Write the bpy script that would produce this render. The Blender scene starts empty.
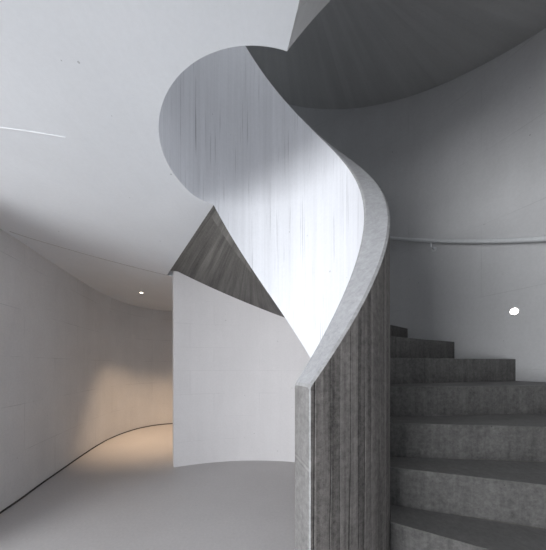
import bpy, bmesh, math, random
from math import sin, cos, pi, atan2, sqrt
from mathutils import Vector

scene = bpy.context.scene
C = scene.collection

# ------------------------------------------------------------------ camera
EYE = 1.271
FPX, HORIZON = 247.25, 365.16
cam_data = bpy.data.cameras.new('camera')
cam_data.sensor_fit = 'AUTO'
cam_data.sensor_width = 36.0
cam_data.lens = 36.0 * FPX / 550.0
cam_data.shift_y = (HORIZON - 275.0) / 550.0
cam_data.clip_start = 0.02
cam = bpy.data.objects.new('camera', cam_data)
cam.location = (0, 0, EYE)
cam.rotation_euler = (pi / 2, 0, 0)
C.objects.link(cam)
scene.camera = cam

# ------------------------------------------------------------------ world, daylight, exposure
world = bpy.data.worlds.new('world')
scene.world = world
world.use_nodes = True
bg = world.node_tree.nodes['Background']
bg.inputs['Color'].default_value = (0.80, 0.90, 1.0, 1)
bg.inputs['Strength'].default_value = 0.42


def area_light(name, loc, target, sx, sy, power, color):
    d = bpy.data.lights.new(name, 'AREA')
    d.shape = 'RECTANGLE'
    d.size, d.size_y = sx, sy
    d.energy = power
    d.color = color
    o = bpy.data.objects.new(name, d)
    o.location = loc
    o.rotation_euler = (Vector(target) - Vector(loc)).to_track_quat('-Z', 'Y').to_euler()
    C.objects.link(o)
    return o


# daylight of the glazed front of the hall, left of and behind the viewpoint
area_light('window_daylight_left', (-4.15, -2.4, 1.1), (0.0, 1.8, 1.15), 3.4, 2.2, 345, (0.96, 0.975, 1.0))
area_light('skylight_daylight', (-0.1, 1.3, 5.5), (-0.1, 1.3, 0), 1.6, 1.6, 34, (0.93, 0.96, 1.0))
area_light('fill_light_left', (-5.0, 0.2, 1.1), (0.0, 0.6, 1.15), 2.6, 2.1, 8, (0.96, 0.975, 1.0))  # weak fill added on the left to brighten the hall, not a known window

vs = scene.view_settings
vs.view_transform = 'Standard'
vs.look = 'None'
vs.exposure = 0.0
vs.gamma = 1.0
vs.use_curve_mapping = False

# ------------------------------------------------------------------ measured geometry of the stair
RISER, DA = 0.17, 0.2015
THA, ZA = -0.5156, -0.6327 + EYE
CX, CY, RI, T = -0.1161, 1.3333, 0.5695, 0.106
HX, HY, HR = -0.0788, 1.4374, 0.532
OX, OY, RO = -0.2303, 0.946, 2.3509
PTOP, SIN_, SOUT = 1.1865, 0.456, 0.319
HC = 1.1704 + EYE
UP = 2.449
TH_POST = -1.235
TH_LAND = 2.162
TH_UP = TH_LAND + 2.80
LAND_TOP = ZA + 13 * RISER
TOP_LAND = HC + SIN_ + PTOP


def zt(th):
    return ZA + (th - THA) * RISER / DA


def smooth(a, b, x):
    t = max(0.0, min(1.0, (x - a) / (b - a)))
    return t * t * (3 - 2 * t)


def inner(th, off=0.0):
    """plan point of the inner edge of the ring at angle th, moved outward by off"""
    t = th
    if t > pi * 1.5:                      # the ring closes on itself higher up
        w = 1 - smooth(5.3, 6.2, t)
    else:
        w = smooth(TH_LAND, 2.9, t)
    x = (1 - w) * (CX + (RI + off) * cos(t)) + w * (HX + (HR + off) * cos(t))
    y = (1 - w) * (CY + (RI + off) * sin(t)) + w * (HY + (HR + off) * sin(t))
    return x, y


def outer(th, ro=RO):
    dx, dy = cos(th), sin(th)
    ox, oy = CX - OX, CY - OY
    b = ox * dx + oy * dy
    c = ox * ox + oy * oy - ro * ro
    r = -b + sqrt(b * b - c)
    return CX + dx * r, CY + dy * r


# ------------------------------------------------------------------ materials
def concrete(name, col, var=0.12, streak=0.10, streak_scale=14.0, board=0.0, board_w=0.07,
             pores=0.0, grain=0.10, panel=0.0, panel_size=(1.2, 0.6), rough=0.75, bump=0.15,
             blotch=1.3, spec=0.3, stain=0.0, strokes=0.0, seam=None):
    m = bpy.data.materials.new(name)
    m.use_nodes = True
    nt = m.node_tree
    N, L = nt.nodes, nt.links
    bsdf = N['Principled BSDF']
    bsdf.inputs['Roughness'].default_value = rough
    bsdf.inputs['Specular IOR Level'].default_value = spec
    uv = N.new('ShaderNodeUVMap')
    geo = N.new('ShaderNodeNewGeometry')

    def mth(op, a, b=None, c=None):
        n = N.new('ShaderNodeMath')
        n.operation = op
        for i, v in enumerate((a, b, c)):
            if v is None:
                continue
            if isinstance(v, (int, float)):
                n.inputs[i].default_value = v
            else:
                L.new(v, n.inputs[i])
        return n.outputs[0]

    def noise(vec, scale, detail=4, rgh=0.55):
        n = N.new('ShaderNodeTexNoise')
        n.inputs['Scale'].default_value = scale
        n.inputs['Detail'].default_value = detail
        n.inputs['Roughness'].default_value = rgh
        L.new(vec, n.inputs['Vector'])
        return n.outputs['Fac']

    def mapped(sx, sy):
        n = N.new('ShaderNodeMapping')
        n.inputs['Scale'].default_value = (sx, sy, 1)
        L.new(uv.outputs[0], n.inputs['Vector'])
        return n.outputs[0]

    val = mth('ADD', 1.0, 0.0)
    # clouds
    n1 = noise(geo.outputs['Position'], blotch, 5, 0.6)
    val = mth('MULTIPLY_ADD', mth('SUBTRACT', n1, 0.5), var * 2.4, val)
    # vertical streaks of the formwork
    n2 = noise(mapped(streak_scale, 0.55), 1.0, 5, 0.65)
    val = mth('MULTIPLY_ADD', mth('SUBTRACT', n2, 0.5), streak * 2.4, val)
    # grain
    n3 = noise(geo.outputs['Position'], 48, 6, 0.8)
    val = mth('MULTIPLY_ADD', mth('SUBTRACT', n3, 0.5), grain * 2.0, val)
    height = mth('ADD', mth('MULTIPLY', n3, 0.35), mth('MULTIPLY', n2, 0.25))
    if board:
        sep = N.new('ShaderNodeSeparateXYZ')
        L.new(uv.outputs[0], sep.inputs[0])
        wob = mth('MULTIPLY_ADD', mth('SUBTRACT', noise(mapped(7, 0.15), 1.0, 3), 0.5), 0.16, sep.outputs[0])
        u = mth('DIVIDE', wob, board_w)
        cell = mth('FLOOR', u)
        wn = N.new('ShaderNodeTexWhiteNoise')
        wn.noise_dimensions = '1D'
        L.new(cell, wn.inputs['W'])
        val = mth('MULTIPLY_ADD', mth('SUBTRACT', wn.outputs['Value'], 0.5), board, val)
        fr = mth('FRACT', u)
        edge = mth('ABSOLUTE', mth('SUBTRACT', fr, 0.5))
        gro = N.new('ShaderNodeMapRange')
        gro.inputs['From Min'].default_value = 0.44
        gro.inputs['From Max'].default_value = 0.5
        L.new(edge, gro.inputs['Value'])
        g = gro.outputs[0]
        val = mth('SUBTRACT', val, mth('MULTIPLY', g, board * 0.35))
        height = mth('ADD', height, mth('MULTIPLY', wn.outputs['Value'], 0.5))
        height = mth('SUBTRACT', height, mth('MULTIPLY', g, 0.5))
    if panel:
        br = N.new('ShaderNodeTexBrick')
        br.inputs['Color1'].default_value = (1, 1, 1, 1)
        br.inputs['Color2'].default_value = (0.9, 0.9, 0.9, 1)
        br.inputs['Mortar'].default_value = (0, 0, 0, 1)
        br.inputs['Scale'].default_value = 1.0
        br.inputs['Mortar Size'].default_value = 0.0035
        br.inputs['Mortar Smooth'].default_value = 0.6
        br.inputs['Brick Width'].default_value = panel_size[0]
        br.inputs['Row Height'].default_value = panel_size[1]
        L.new(uv.outputs[0], br.inputs['Vector'])
        rgb = N.new('ShaderNodeRGBToBW')
        L.new(br.outputs['Color'], rgb.inputs[0])
        fade = noise(geo.outputs['Position'], 2.3, 2)
        fd = N.new('ShaderNodeMapRange')
        fd.inputs['From Min'].default_value = 0.42
        fd.inputs['From Max'].default_value = 0.62
        L.new(fade, fd.inputs['Value'])
        dark = mth('MULTIPLY', mth('SUBTRACT', 1.0, rgb.outputs[0]), fd.outputs[0])
        val = mth('SUBTRACT', val, mth('MULTIPLY', dark, panel))
    if pores:
        vo = N.new('ShaderNodeTexVoronoi')
        vo.inputs['Scale'].default_value = 16
        L.new(geo.outputs['Position'], vo.inputs['Vector'])
        rad = N.new('ShaderNodeSeparateColor')
        L.new(vo.outputs['Color'], rad.inputs[0])
        lim = mth('MULTIPLY', mth('POWER', rad.outputs[0], 8.0), 0.10)
        hole = mth('LESS_THAN', vo.outputs['Distance'], lim)
        val = mth('SUBTRACT', val, mth('MULTIPLY', hole, pores))
        height = mth('SUBTRACT', height, mth('MULTIPLY', hole, 0.6))
    if stain:
        n5 = noise(geo.outputs['Position'], 7.0, 6, 0.7)
        sm = N.new('ShaderNodeMapRange')
        sm.inputs['From Min'].default_value = 0.52
        sm.inputs['From Max'].default_value = 0.72
        L.new(n5, sm.inputs['Value'])
        val = mth('MULTIPLY_ADD', sm.outputs[0], stain, val)
    if strokes:                            # thin dark vertical marks left by the boards
        n6 = noise(mapped(55, 1.1), 1.0, 3, 0.6)
        km = N.new('ShaderNodeMapRange')
        km.inputs['From Min'].default_value = 0.60
        km.inputs['From Max'].default_value = 0.72
        L.new(n6, km.inputs['Value'])
        val = mth('SUBTRACT', val, mth('MULTIPLY', km.outputs[0], strokes))
    if seam is not None:                   # a casting seam at one height
        sp = N.new('ShaderNodeSeparateXYZ')
        L.new(uv.outputs[0], sp.inputs[0])
        d = mth('ABSOLUTE', mth('SUBTRACT', mth('MULTIPLY_ADD', sp.outputs[0], 0.12, sp.outputs[1]), seam))
        val = mth('MULTIPLY_ADD', mth('LESS_THAN', d, 0.0035), 0.18, val)
        lo = mth('LESS_THAN', mth('ABSOLUTE', mth('SUBTRACT', d, 0.008)), 0.003)
        val = mth('MULTIPLY_ADD', lo, -0.14, val)
    mul = N.new('ShaderNodeVectorMath')
    mul.operation = 'SCALE'
    mul.inputs[0].default_value = col
    L.new(mth('MAXIMUM', val, 0.05), mul.inputs['Scale'])
    L.new(mul.outputs[0], bsdf.inputs['Base Color'])
    bp = N.new('ShaderNodeBump')
    bp.inputs['Strength'].default_value = bump
    bp.inputs['Distance'].default_value = 0.01
    L.new(height, bp.inputs['Height'])
    L.new(bp.outputs[0], bsdf.inputs['Normal'])
    return m


def plain(name, col, rough=0.5, metal=0.0, emit=0.0, emit_col=(1, 1, 1)):
    m = bpy.data.materials.new(name)
    m.use_nodes = True
    N, L = m.node_tree.nodes, m.node_tree.links
    b = N['Principled BSDF']
    b.inputs['Roughness'].default_value = rough
    b.inputs['Metallic'].default_value = metal
    geo = N.new('ShaderNodeNewGeometry')
    n = N.new('ShaderNodeTexNoise')
    n.inputs['Scale'].default_value = 40
    L.new(geo.outputs['Position'], n.inputs['Vector'])
    r = N.new('ShaderNodeMapRange')
    r.inputs['To Min'].default_value = 0.9
    r.inputs['To Max'].default_value = 1.1
    L.new(n.outputs['Fac'], r.inputs['Value'])
    v = N.new('ShaderNodeVectorMath')
    v.operation = 'SCALE'
    v.inputs[0].default_value = col
    L.new(r.outputs[0], v.inputs['Scale'])
    L.new(v.outputs[0], b.inputs['Base Color'])
    if emit:
        b.inputs['Emission Color'].default_value = (*emit_col, 1)
        b.inputs['Emission Strength'].default_value = emit
    return m


PALE = (0.70, 0.72, 0.745)
M_ceiling = concrete('pale_ceiling_concrete', PALE, var=0.06, streak=0.02, grain=0.06, pores=0.35, bump=0.04, blotch=1.6)
M_band = concrete('smooth_board_concrete', (0.70, 0.71, 0.74), var=0.05, streak=0.12, streak_scale=22, grain=0.08,
                  board=0.05, board_w=0.09, pores=0.3, bump=0.05, strokes=0.42)
M_cap = concrete('grey_cap_concrete', (0.345, 0.347, 0.357), var=0.10, streak=0.02, grain=0.5, pores=0.5, bump=0.2, blotch=5)
M_rough = concrete('rough_board_concrete', (0.178, 0.165, 0.156), var=0.14, streak=1.25, streak_scale=34, board=0.40,
                   board_w=0.042, grain=1.1, pores=0.7, bump=0.8, stain=0.35)
M_step = concrete('worn_step_concrete', (0.106, 0.103, 0.100), var=0.20, streak=0.5, streak_scale=22, grain=1.0,
                  pores=0.6, bump=0.6, blotch=4, stain=0.45)
M_edge = concrete('worn_edge_concrete', (0.30, 0.30, 0.30), var=0.15, streak=0.02, grain=0.6, pores=0.3, bump=0.2, blotch=6)
M_tread = concrete('lit_tread_concrete', (0.165, 0.162, 0.158), var=0.14, streak=0.0, grain=0.5, pores=0.2, bump=0.2, blotch=4, stain=0.2, rough=0.6)  # tread tops paler than the risers, standing in for light from above
M_end = concrete('post_end_concrete', (0.185, 0.18, 0.176), var=0.14, streak=0.3, grain=0.8, pores=0.5, bump=0.2, blotch=5, seam=0.985)
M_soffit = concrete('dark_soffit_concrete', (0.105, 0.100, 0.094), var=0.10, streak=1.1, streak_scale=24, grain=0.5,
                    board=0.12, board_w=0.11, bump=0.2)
M_upsoffit = concrete('upper_soffit_concrete', (0.50, 0.50, 0.495), var=0.08, streak=0.16, streak_scale=9, grain=0.12,
                      board=0.07, board_w=0.09, bump=0.1)
M_wallback = concrete('white_wall_concrete', (0.665, 0.648, 0.655), var=0.07, streak=0.05, streak_scale=6, grain=0.10,
                      panel=0.13, panel_size=(0.62, 0.30), pores=0.3, bump=0.05)
M_wallright = concrete('grey_wall_concrete', (0.52, 0.52, 0.525), var=0.14, streak=0.06, streak_scale=5, grain=0.14,
                       panel=0.16, panel_size=(1.25, 0.62), pores=0.4, bump=0.06)
M_wallleft = concrete('hall_wall_concrete', (0.66, 0.645, 0.64), var=0.13, streak=0.06, streak_scale=5, grain=0.14,
                      panel=0.24, panel_size=(1.0, 0.45), pores=0.3, bump=0.06)
M_floor = concrete('polished_floor_concrete', (0.48, 0.462, 0.458), var=0.07, streak=0.0, grain=0.2, rough=0.42,
                   bump=0.02, blotch=2.0, spec=0.45)
M_joint = plain('pale_joint', (0.80, 0.81, 0.83), 0.7)
M_crease = plain('grey_joint', (0.42, 0.41, 0.41), 0.8)
M_gap = plain('dark_gap', (0.05, 0.045, 0.04), 0.8)
M_steel = plain('grey_painted_steel', (0.62, 0.63, 0.64), 0.45, 0.0)
M_glow = plain('lamp_glow', (1, 1, 1), 0.4, 0, 9.0, (1, 0.97, 0.92))
M_warm = plain('warm_lamp_glow', (1, 1, 1), 0.4, 0, 14.0, (1, 0.85, 0.65))
M_white = plain('white_enamel', (0.7, 0.68, 0.66), 0.5)


# ------------------------------------------------------------------ mesh helpers
def link_mesh(name, bm, mats, parent=None, smooth_faces=True):
    bmesh.ops.recalc_face_normals(bm, faces=bm.faces)
    me = bpy.data.meshes.new(name)
    bm.to_mesh(me)
    bm.free()
    for m in mats:
        me.materials.append(m)
    if smooth_faces:
        me.shade_smooth()
        me.set_sharp_from_angle(angle=math.radians(28))
    o = bpy.data.objects.new(name, me)
    C.objects.link(o)
    if parent:
        o.parent = parent
    return o


def sweep(bm, sections, matfn=None, cap=True, closed_path=False, horiz_xy=True):
    """sections: list of loops of (x, y, z), equal counts; skins them into a solid with metric UVs"""
    uvl = bm.loops.layers.uv.verify()
    n = len(sections[0])
    rows = [[bm.verts.new(p) for p in s] for s in sections]
    s = [0.0]
    for i in range(1, len(sections)):
        a = sum((Vector(p) for p in sections[i - 1]), Vector()) / n
        b = sum((Vector(p) for p in sections[i]), Vector()) / n
        s.append(s[-1] + (Vector((b.x, b.y, 0)) - Vector((a.x, a.y, 0))).length)
    per = [[0.0] for _ in sections]
    for i, sec in enumerate(sections):
        for j in range(n):
            per[i].append(per[i][-1] + (Vector(sec[(j + 1) % n]) - Vector(sec[j])).length)
    rng = range(len(sections)) if closed_path else range(len(sections) - 1)
    for i in rng:
        k = (i + 1) % len(sections)
        for j in range(n):
            l = (j + 1) % n
            vs_ = (rows[i][j], rows[k][j], rows[k][l], rows[i][l])
            try:
                f = bm.faces.new(vs_)
            except ValueError:
                continue
            f.normal_update()
            hz = abs(f.normal.z) > 0.6
            dat = ((i, j), (k, j), (k, l), (i, l))
            for lp, (a, b) in zip(f.loops, dat):
                p = lp.vert.co
                if hz and horiz_xy:
                    lp[uvl].uv = (p.x, p.y)
                elif hz:
                    lp[uvl].uv = (s[a], per[a][b if not (b == 0 and j == n - 1) else n])
                else:
                    lp[uvl].uv = (s[a], p.z)
            if matfn:
                f.material_index = matfn(j)
    if cap and not closed_path:
        for row in (rows[0], rows[-1]):
            try:
                f = bm.faces.new(row)
            except ValueError:
                continue
            c0 = row[0].co
            for lp in f.loops:
                p = lp.vert.co
                lp[uvl].uv = (sqrt((p.x - c0.x) ** 2 + (p.y - c0.y) ** 2), p.z)
            if matfn:
                f.material_index = matfn('cap0' if row is rows[0] else 'cap1')
    return bm


def frange(a, b, n):
    return [a + (b - a) * i / n for i in range(n + 1)]


def prop(o, label=None, cat=None, group=None, kind=None):
    if label:
        o['label'] = label
    if cat:
        o['category'] = cat
    if group:
        o['group'] = group
    if kind:
        o['kind'] = kind
    return o


def empty(name, loc, label, cat, group=None):
    o = bpy.data.objects.new(name, None)
    o.empty_display_size = 0.1
    o.location = loc
    C.objects.link(o)
    return prop(o, label, cat, group)


def place(o, parent):
    """parent a mesh built in world coordinates to an Empty standing at its thing's base"""
    o.parent = parent
    o.matrix_parent_inverse.identity()
    o.location = -Vector(parent.location)


# ------------------------------------------------------------------ the room
def polygon_slab(bm, outline, z0, z1):
    uvl = bm.loops.layers.uv.verify()
    lo = [bm.verts.new((x, y, z0)) for x, y in outline]
    hi = [bm.verts.new((x, y, z1)) for x, y in outline]
    fs = [bm.faces.new(lo), bm.faces.new(hi)]
    n = len(outline)
    for i in range(n):
        fs.append(bm.faces.new((lo[i], lo[(i + 1) % n], hi[(i + 1) % n], hi[i])))
    for f in fs:
        for lp in f.loops:
            p = lp.vert.co
            lp[uvl].uv = (p.x, p.y)


bm = bmesh.new()
polygon_slab(bm, [(-5.2, -4), (3.2, -4), (3.2, 7.2), (-5.2, 7.2)], -0.15, 0.0)
floor = link_mesh('floor', bm, [M_floor], smooth_faces=False)
prop(floor, 'smooth light grey concrete floor of the hall', 'floor', kind='structure')

# ceiling: flat slab round the void, from the lower flight's end to the upper flight's start
bm = bmesh.new()


def rect_hit(th, cx, cy, x0=-5.2, x1=3.2, y0=-4.0, y1=7.2):
    dx, dy = cos(th), sin(th)
    t = 1e9
    if dx > 1e-9: t = min(t, (x1 - cx) / dx)
    if dx < -1e-9: t = min(t, (x0 - cx) / dx)
    if dy > 1e-9: t = min(t, (y1 - cy) / dy)
    if dy < -1e-9: t = min(t, (y0 - cy) / dy)
    return cx + dx * t, cy + dy * t


secs = []
for th in frange(TH_LAND, TH_UP, 120):
    a = inner(th, T)
    b = rect_hit(th, CX, CY)
    secs.append([(*a, HC), (*b, HC), (*b, LAND_TOP), (*a, LAND_TOP)])
sweep(bm, secs)
secs = []
for th in frange(1.15, TH_LAND, 30):      # the hall ceiling behind the curved wall
    a = outer(th, RO + 0.2)
    b = rect_hit(th, CX, CY)
    secs.append([(*a, HC), (*b, HC), (*b, LAND_TOP), (*a, LAND_TOP)])
sweep(bm, secs)
ceiling = link_mesh('ceiling', bm, [M_ceiling])
prop(ceiling, 'pale concrete ceiling with a round stair opening', 'ceiling', kind='structure')

# unseen roof slab, added high up to darken the stairwell
bm = bmesh.new()
polygon_slab(bm, [(-5.2, -4), (3.2, -4), (3.2, 7.2), (-5.2, 7.2)], 5.6, 5.8)
roof = link_mesh('shade_roof', bm, [M_upsoffit], smooth_faces=False)
prop(roof, 'unseen roof slab added to darken the stairwell', 'ceiling', kind='structure')


def sof_out(th):                           # underside of the flight along the outer wall
    return min(HC, HC - 0.79 * (2.12 - th)) if th > 1.2 else zt(th) - 0.372


def ring_wall(name, a0, a1, mat, label, below, z1=5.6, n=110):
    """curved wall of the stair, the piece below the flight or the piece above it"""
    bm = bmesh.new()
    secs = []
    for a in frange(a0, a1, n):
        p = (OX + RO * cos(a), OY + RO * sin(a))
        q = (OX + (RO + 0.2) * cos(a), OY + (RO + 0.2) * sin(a))
        zs = max(0.0, sof_out(atan2(p[1] - CY, p[0] - CX)) + 0.05)
        if below and zs < 0.02:
            continue
        z0, zt_ = (0.0, zs) if below else (zs, z1)
        secs.append([(*p, z0), (*q, z0), (*q, zt_), (*p, zt_)])
    sweep(bm, secs)
    o = link_mesh(name, bm, [mat])
    return prop(o, label, 'wall', kind='structure')


ring_wall('wall_right', -1.0, 2.012, M_wallright, 'curved grey concrete wall beside the steps', False)
ring_wall('wall_back', -0.6, 2.012, M_wallback, 'white curved concrete wall under the stair', True)

# unseen curved wall added round the upper landing to block outside light
bm = bmesh.new()
secs = []
for a in frange(2.013, 3.5, 50):
    p = (OX + RO * cos(a), OY + RO * sin(a))
    q = (OX + (RO + 0.2) * cos(a), OY + (RO + 0.2) * sin(a))
    secs.append([(*p, LAND_TOP), (*q, LAND_TOP), (*q, 5.6), (*p, 5.6)])
sweep(bm, secs)
o = link_mesh('shade_wall_upper', bm, [M_wallright])
prop(o, 'unseen curved wall added to keep light off the upper flight', 'wall', kind='structure')

# hall wall on the left: a long curve that bends behind the white wall
LEFT = [(-2.16, 1.42), (-2.23, 1.68), (-2.335, 2.11), (-2.385, 2.33), (-2.465, 2.61), (-2.55, 2.95), (-2.66, 3.39), (-2.76, 3.85),
        (-2.81, 4.25), (-2.78, 4.65), (-2.67, 4.98), (-2.44, 5.24), (-2.15, 5.36), (-1.75, 5.42), (-1.2, 5.45), (-0.5, 5.45)]


def catmull(pts, n=6):
    out = []
    for i in range(len(pts) - 1):
        p0 = Vector(pts[max(i - 1, 0)]); p1 = Vector(pts[i]); p2 = Vector(pts[i + 1]); p3 = Vector(pts[min(i + 2, len(pts) - 1)])
        for k in range(n):
            t = k / n
            out.append(0.5 * ((2 * p1) + (p2 - p0) * t + (2 * p0 - 5 * p1 + 4 * p2 - p3) * t * t + (3 * p1 - p0 - 3 * p2 + p3) * t ** 3))
    out.append(Vector(pts[-1]))
    return out


path = catmull(LEFT)


def offset(path, d):
    out = []
    for i, p in enumerate(path):
        t = (path[min(i + 1, len(path) - 1)] - path[max(i - 1, 0)]).normalized()
        out.append(p + Vector((-t.y, t.x)) * d)
    return out


back = offset(path, 0.2)
bm = bmesh.new()
sweep(bm, [[(p.x, p.y, 0.0), (q.x, q.y, 0.0), (q.x, q.y, HC), (p.x, p.y, HC)] for p, q in zip(path, back)])
o = link_mesh('wall_left', bm, [M_wallleft])
prop(o, 'grey concrete hall wall curving away on the left', 'wall', kind='structure')

# dark shadow gap along its foot
fr = offset(path, -0.006)
bm = bmesh.new()
sweep(bm, [[(p.x, p.y, 0.0), (q.x, q.y, 0.0), (q.x, q.y, 0.016), (p.x, p.y, 0.016)] for p, q in zip(path, fr)])
o = link_mesh('baseboard_left', bm, [M_gap])
prop(o, 'thin dark shadow gap at the foot of the hall wall', 'baseboard', kind='structure')


def strip(name, pts, w, h, mat, label):
    pts = catmull(pts, 8)
    side = offset(pts, w)
    bm = bmesh.new()
    sweep(bm, [[(p.x, p.y, HC), (q.x, q.y, HC), (q.x, q.y, HC - h), (p.x, p.y, HC - h)] for p, q in zip(pts, side)])
    o = link_mesh(name, bm, [mat])
    return prop(o, label, 'trim', kind='structure')


strip('trim_1', [(-1.50, 1.19), (-1.342, 1.215), (-1.2, 1.24), (-1.067, 1.268)], 0.005, 0.002, M_joint,
      'thin pale casting joint across the ceiling')
strip('trim_2', [(-2.30, 2.16), (-2.207, 2.312), (-1.89, 2.701), (-1.529, 3.073), (-1.36, 3.22)], 0.008, 0.002, M_crease,
      'faint grey casting joint across the hall ceiling')

# ------------------------------------------------------------------ lower flight
stair = empty('staircase', (CX, CY, 0), 'spiral concrete stair rising at right behind a twisting solid parapet', 'staircase')

# steps
for k in range(-3, 13):
    a0, a1 = THA + k * DA, THA + (k + 1) * DA
    if k == 12:
        a1 = TH_LAND - 0.01
    top = ZA + k * RISER
    bm = bmesh.new()
    secs = []
    for th in frange(a0, a1, 6):
        p = (CX + (RI + T + .001) * cos(th), CY + (RI + T + .001) * sin(th))
        q = outer(th, RO - .001)
        zb = max(0.0, min(zt(th) - RISER - 0.005, top - 0.005))
        secs.append([(*p, zb), (*q, zb), (*q, top), (*p, top)])
    sweep(bm, secs, lambda j: 1 if j == 2 else 0)
    bmesh.ops.remove_doubles(bm, verts=bm.verts, dist=1e-5)
    o = link_mesh('step', bm, [M_step, M_tread], smooth_faces=False)
    bv = o.modifiers.new('worn_edge', 'BEVEL')
    bv.width = 0.006
    bv.segments = 2
    bv.limit_method = 'ANGLE'
    bv.angle_limit = math.radians(60)
    place(o, stair)

# slab under the steps, its underside seen as the dark triangle
bm = bmesh.new()
secs = []
for th in frange(-0.75, TH_LAND - .001, 70):
    p = (CX + (RI + T) * cos(th), CY + (RI + T) * sin(th))
    q = outer(th, RO - .001)
    zu = zt(th) - RISER - 0.006
    if zu < 0.03:
        continue
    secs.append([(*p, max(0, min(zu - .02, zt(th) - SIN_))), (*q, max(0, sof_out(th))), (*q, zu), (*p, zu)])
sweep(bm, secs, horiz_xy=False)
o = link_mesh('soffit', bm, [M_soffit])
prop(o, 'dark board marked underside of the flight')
place(o, stair)


# parapet: one continuous band from the post at the floor round the landing
def band_loop(th, z0, z1, ch=0.009):
    ii = [inner(th, d) for d in (0, ch, T - ch, T)]
    return [(*ii[0], z0), (*ii[3], z0), (*ii[3], z1 - ch), (*ii[2], z1), (*ii[1], z1), (*ii[0], z1 - ch)]


def band_mat(j):
    if j == 0 and low[0]:
        return 4
    # 0 bottom, 1 outer face, 2 outer chamfer, 3 cap, 4 inner chamfer, 5 inner face
    return {0: 3, 1: 1, 2: 6, 3: 2, 4: 6, 5: 0, 'cap0': 5, 'cap1': 2}[j]


bm = bmesh.new()
secs = []
for th in frange(TH_POST, TH_LAND, 150):
    secs.append(band_loop(th, max(0.0, zt(th) - SIN_), zt(th) + PTOP))
low = [True]
# chipped, slightly chamfered front edge of the end post
ii = [inner(TH_POST - 0.006, d) for d in (0.005, 0.012, T - 0.011, T - 0.004)]
e1 = zt(TH_POST) + PTOP
head = [(*ii[0], 0.0), (*ii[3], 0.0), (*ii[3], e1 - 0.018), (*ii[2], e1 - 0.010), (*ii[1], e1 - 0.010), (*ii[0], e1 - 0.018)]
sweep(bm, [head, secs[0]], lambda j: 5 if j == 'cap0' else 6)
sweep(bm, secs, band_mat, cap=False)
low[0] = False
secs = [secs[-1]]
for th in frange(TH_LAND, TH_UP, 110)[1:]:
    secs.append(band_loop(th, HC, TOP_LAND))
sweep(bm, secs, band_mat)
o = link_mesh('parapet', bm, [M_band, M_rough, M_cap, M_ceiling, M_soffit, M_end, M_edge])
prop(o, 'solid concrete parapet band, pale inside and rough board marked outside')
place(o, stair)

# ------------------------------------------------------------------ upper flight
upper = empty('staircase', (CX, CY, HC), 'next flight of the stair overhead, its dark curved underside above the steps', 'staircase')
z_up0 = zt(TH_UP - 2 * pi) + UP


def zup(th):                               # th counted past one turn
    return zt(th - 2 * pi) + UP + (HC - z_up0) * (1 - smooth(TH_UP, TH_UP + 1.5, th))


bm = bmesh.new()
secs = []
for th in frange(TH_UP + .0005, TH_UP + 3.3, 120):
    p = inner(th, T)
    q = outer(th, RO - .001)
    z = zup(th)
    secs.append([(*p, z), (*q, z), (*q, z + 0.3), (*p, z + 0.3)])
sweep(bm, secs, horiz_xy=False)
o = link_mesh('soffit', bm, [M_upsoffit])
place(o, upper)

bm = bmesh.new()
secs = []
for th in frange(TH_UP + .0005, TH_UP + 3.3, 120):
    z = zup(th)
    secs.append(band_loop(th, z, z + min(SIN_ + PTOP, 5.55 - z)))
sweep(bm, secs, lambda j: {0: 3, 1: 1, 2: 2, 3: 2, 4: 2, 5: 0, 'cap0': 2, 'cap1': 2}[j])
o = link_mesh('parapet', bm, [M_band, M_rough, M_cap, M_upsoffit])
place(o, upper)


# ------------------------------------------------------------------ handrail on the curved wall
def tube(bm, pts, r, n=12):
    pts = [Vector(p) for p in pts]
    secs = []
    for i, p in enumerate(pts):
        t = (pts[min(i + 1, len(pts) - 1)] - pts[max(i - 1, 0)]).normalized()
        a = t.orthogonal().normalized() if abs(t.z) > .9 else t.cross(Vector((0, 0, 1))).normalized()
        b = t.cross(a)
        secs.append([tuple(p + a * r * cos(2 * pi * k / n) + b * r * sin(2 * pi * k / n)) for k in range(n)])
    sweep(bm, secs, horiz_xy=False)


def rail_pt(th, gap=0.07):
    x, y = outer(th, RO - gap)
    return x, y, zt(th) + 0.9196


rail = empty('handrail', (*outer(0.5, RO - .01), zt(0.5) + .9), 'round grey metal handrail running along the curved wall above the steps', 'handrail')
bm = bmesh.new()
tube(bm, [rail_pt(th) for th in frange(-0.75, 1.9, 90)], 0.018)
o = link_mesh('rail', bm, [M_steel])
place(o, rail)
for th in (-0.42, 0.05, 0.573, 1.1, 1.6):
    x, y, z = rail_pt(th)
    wx, wy = outer(th, RO - .002)
    bm = bmesh.new()
    tube(bm, [(x, y, z - .012), (x, y, z - .05), (x + (wx - x) * .15, y + (wy - y) * .15, z - .062), (wx, wy, z - .066)], 0.006, 8)
    tube(bm, [(wx - (wx - x) * .12, wy - (wy - y) * .12, z - .066), (wx, wy, z - .066)], 0.022, 14)
    o = link_mesh('bracket', bm, [M_steel])
    place(o, rail)


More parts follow.
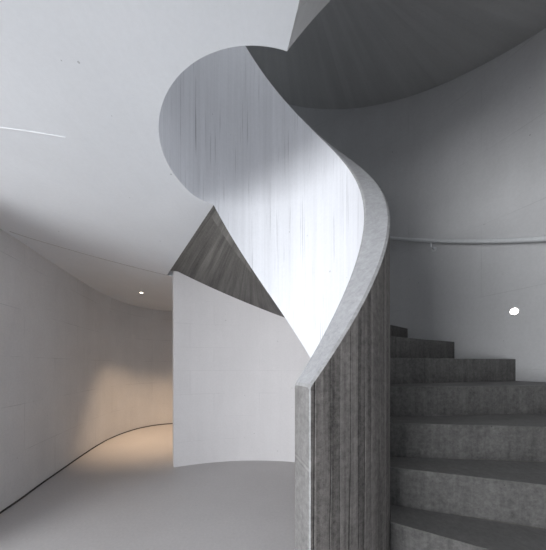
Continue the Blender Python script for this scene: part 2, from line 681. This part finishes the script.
# ------------------------------------------------------------------ lamps
def disc_stack(bm, profile, n=28):
    """lathe around local z: profile of (radius, z)"""
    rows = [[bm.verts.new((r * cos(2 * pi * k / n), r * sin(2 * pi * k / n), z)) for k in range(n)] for r, z in profile]
    for i in range(len(rows) - 1):
        for k in range(n):
            bm.faces.new((rows[i][k], rows[i][(k + 1) % n], rows[i + 1][(k + 1) % n], rows[i + 1][k]))
    bm.faces.new(rows[0])
    bm.faces.new(rows[-1])


la = 0.438
lp_ = Vector((OX + RO * cos(la), OY + RO * sin(la), 0.422 + EYE))
nrm = Vector((-cos(la), -sin(la), 0))
lamp = empty('wall_lamp', lp_, 'small round glowing lamp set in the curved wall above the steps', 'lamp')
lamp.rotation_euler = nrm.to_track_quat('Z', 'Y').to_euler()
bm = bmesh.new()
disc_stack(bm, [(0.031, 0.0), (0.031, 0.005), (0.029, 0.007), (0.025, 0.007)])
o = link_mesh('bezel', bm, [M_white], lamp)
bm = bmesh.new()
disc_stack(bm, [(0.0245, 0.006), (0.0245, 0.009), (0.019, 0.012), (0.008, 0.013)])
o = link_mesh('lens', bm, [M_glow], lamp)

dl = Vector((-2.118, 3.98, HC))
down = empty('downlight', dl, 'tiny recessed downlight glowing in the hall ceiling', 'lamp')
down.rotation_euler = (pi, 0, 0)
bm = bmesh.new()
disc_stack(bm, [(0.034, 0.0), (0.034, 0.003), (0.032, 0.005), (0.022, 0.005)])
link_mesh('bezel', bm, [M_white], down)
bm = bmesh.new()
disc_stack(bm, [(0.0215, 0.0045), (0.0215, 0.007), (0.014, 0.009), (0.006, 0.010)])
link_mesh('lens', bm, [M_warm], down)
sd = bpy.data.lights.new('downlight_beam', 'SPOT')
sd.energy = 250
sd.color = (1.0, 0.715, 0.47)
sd.spot_size = math.radians(76)
sd.spot_blend = 1.0
sd.shadow_soft_size = 0.04
so = bpy.data.objects.new('downlight_beam', sd)
so.location = dl + Vector((0, 0, -0.03))
so.rotation_euler = (Vector((-1.9, 4.45, 0)) - so.location).to_track_quat('-Z', 'Y').to_euler()
C.objects.link(so)
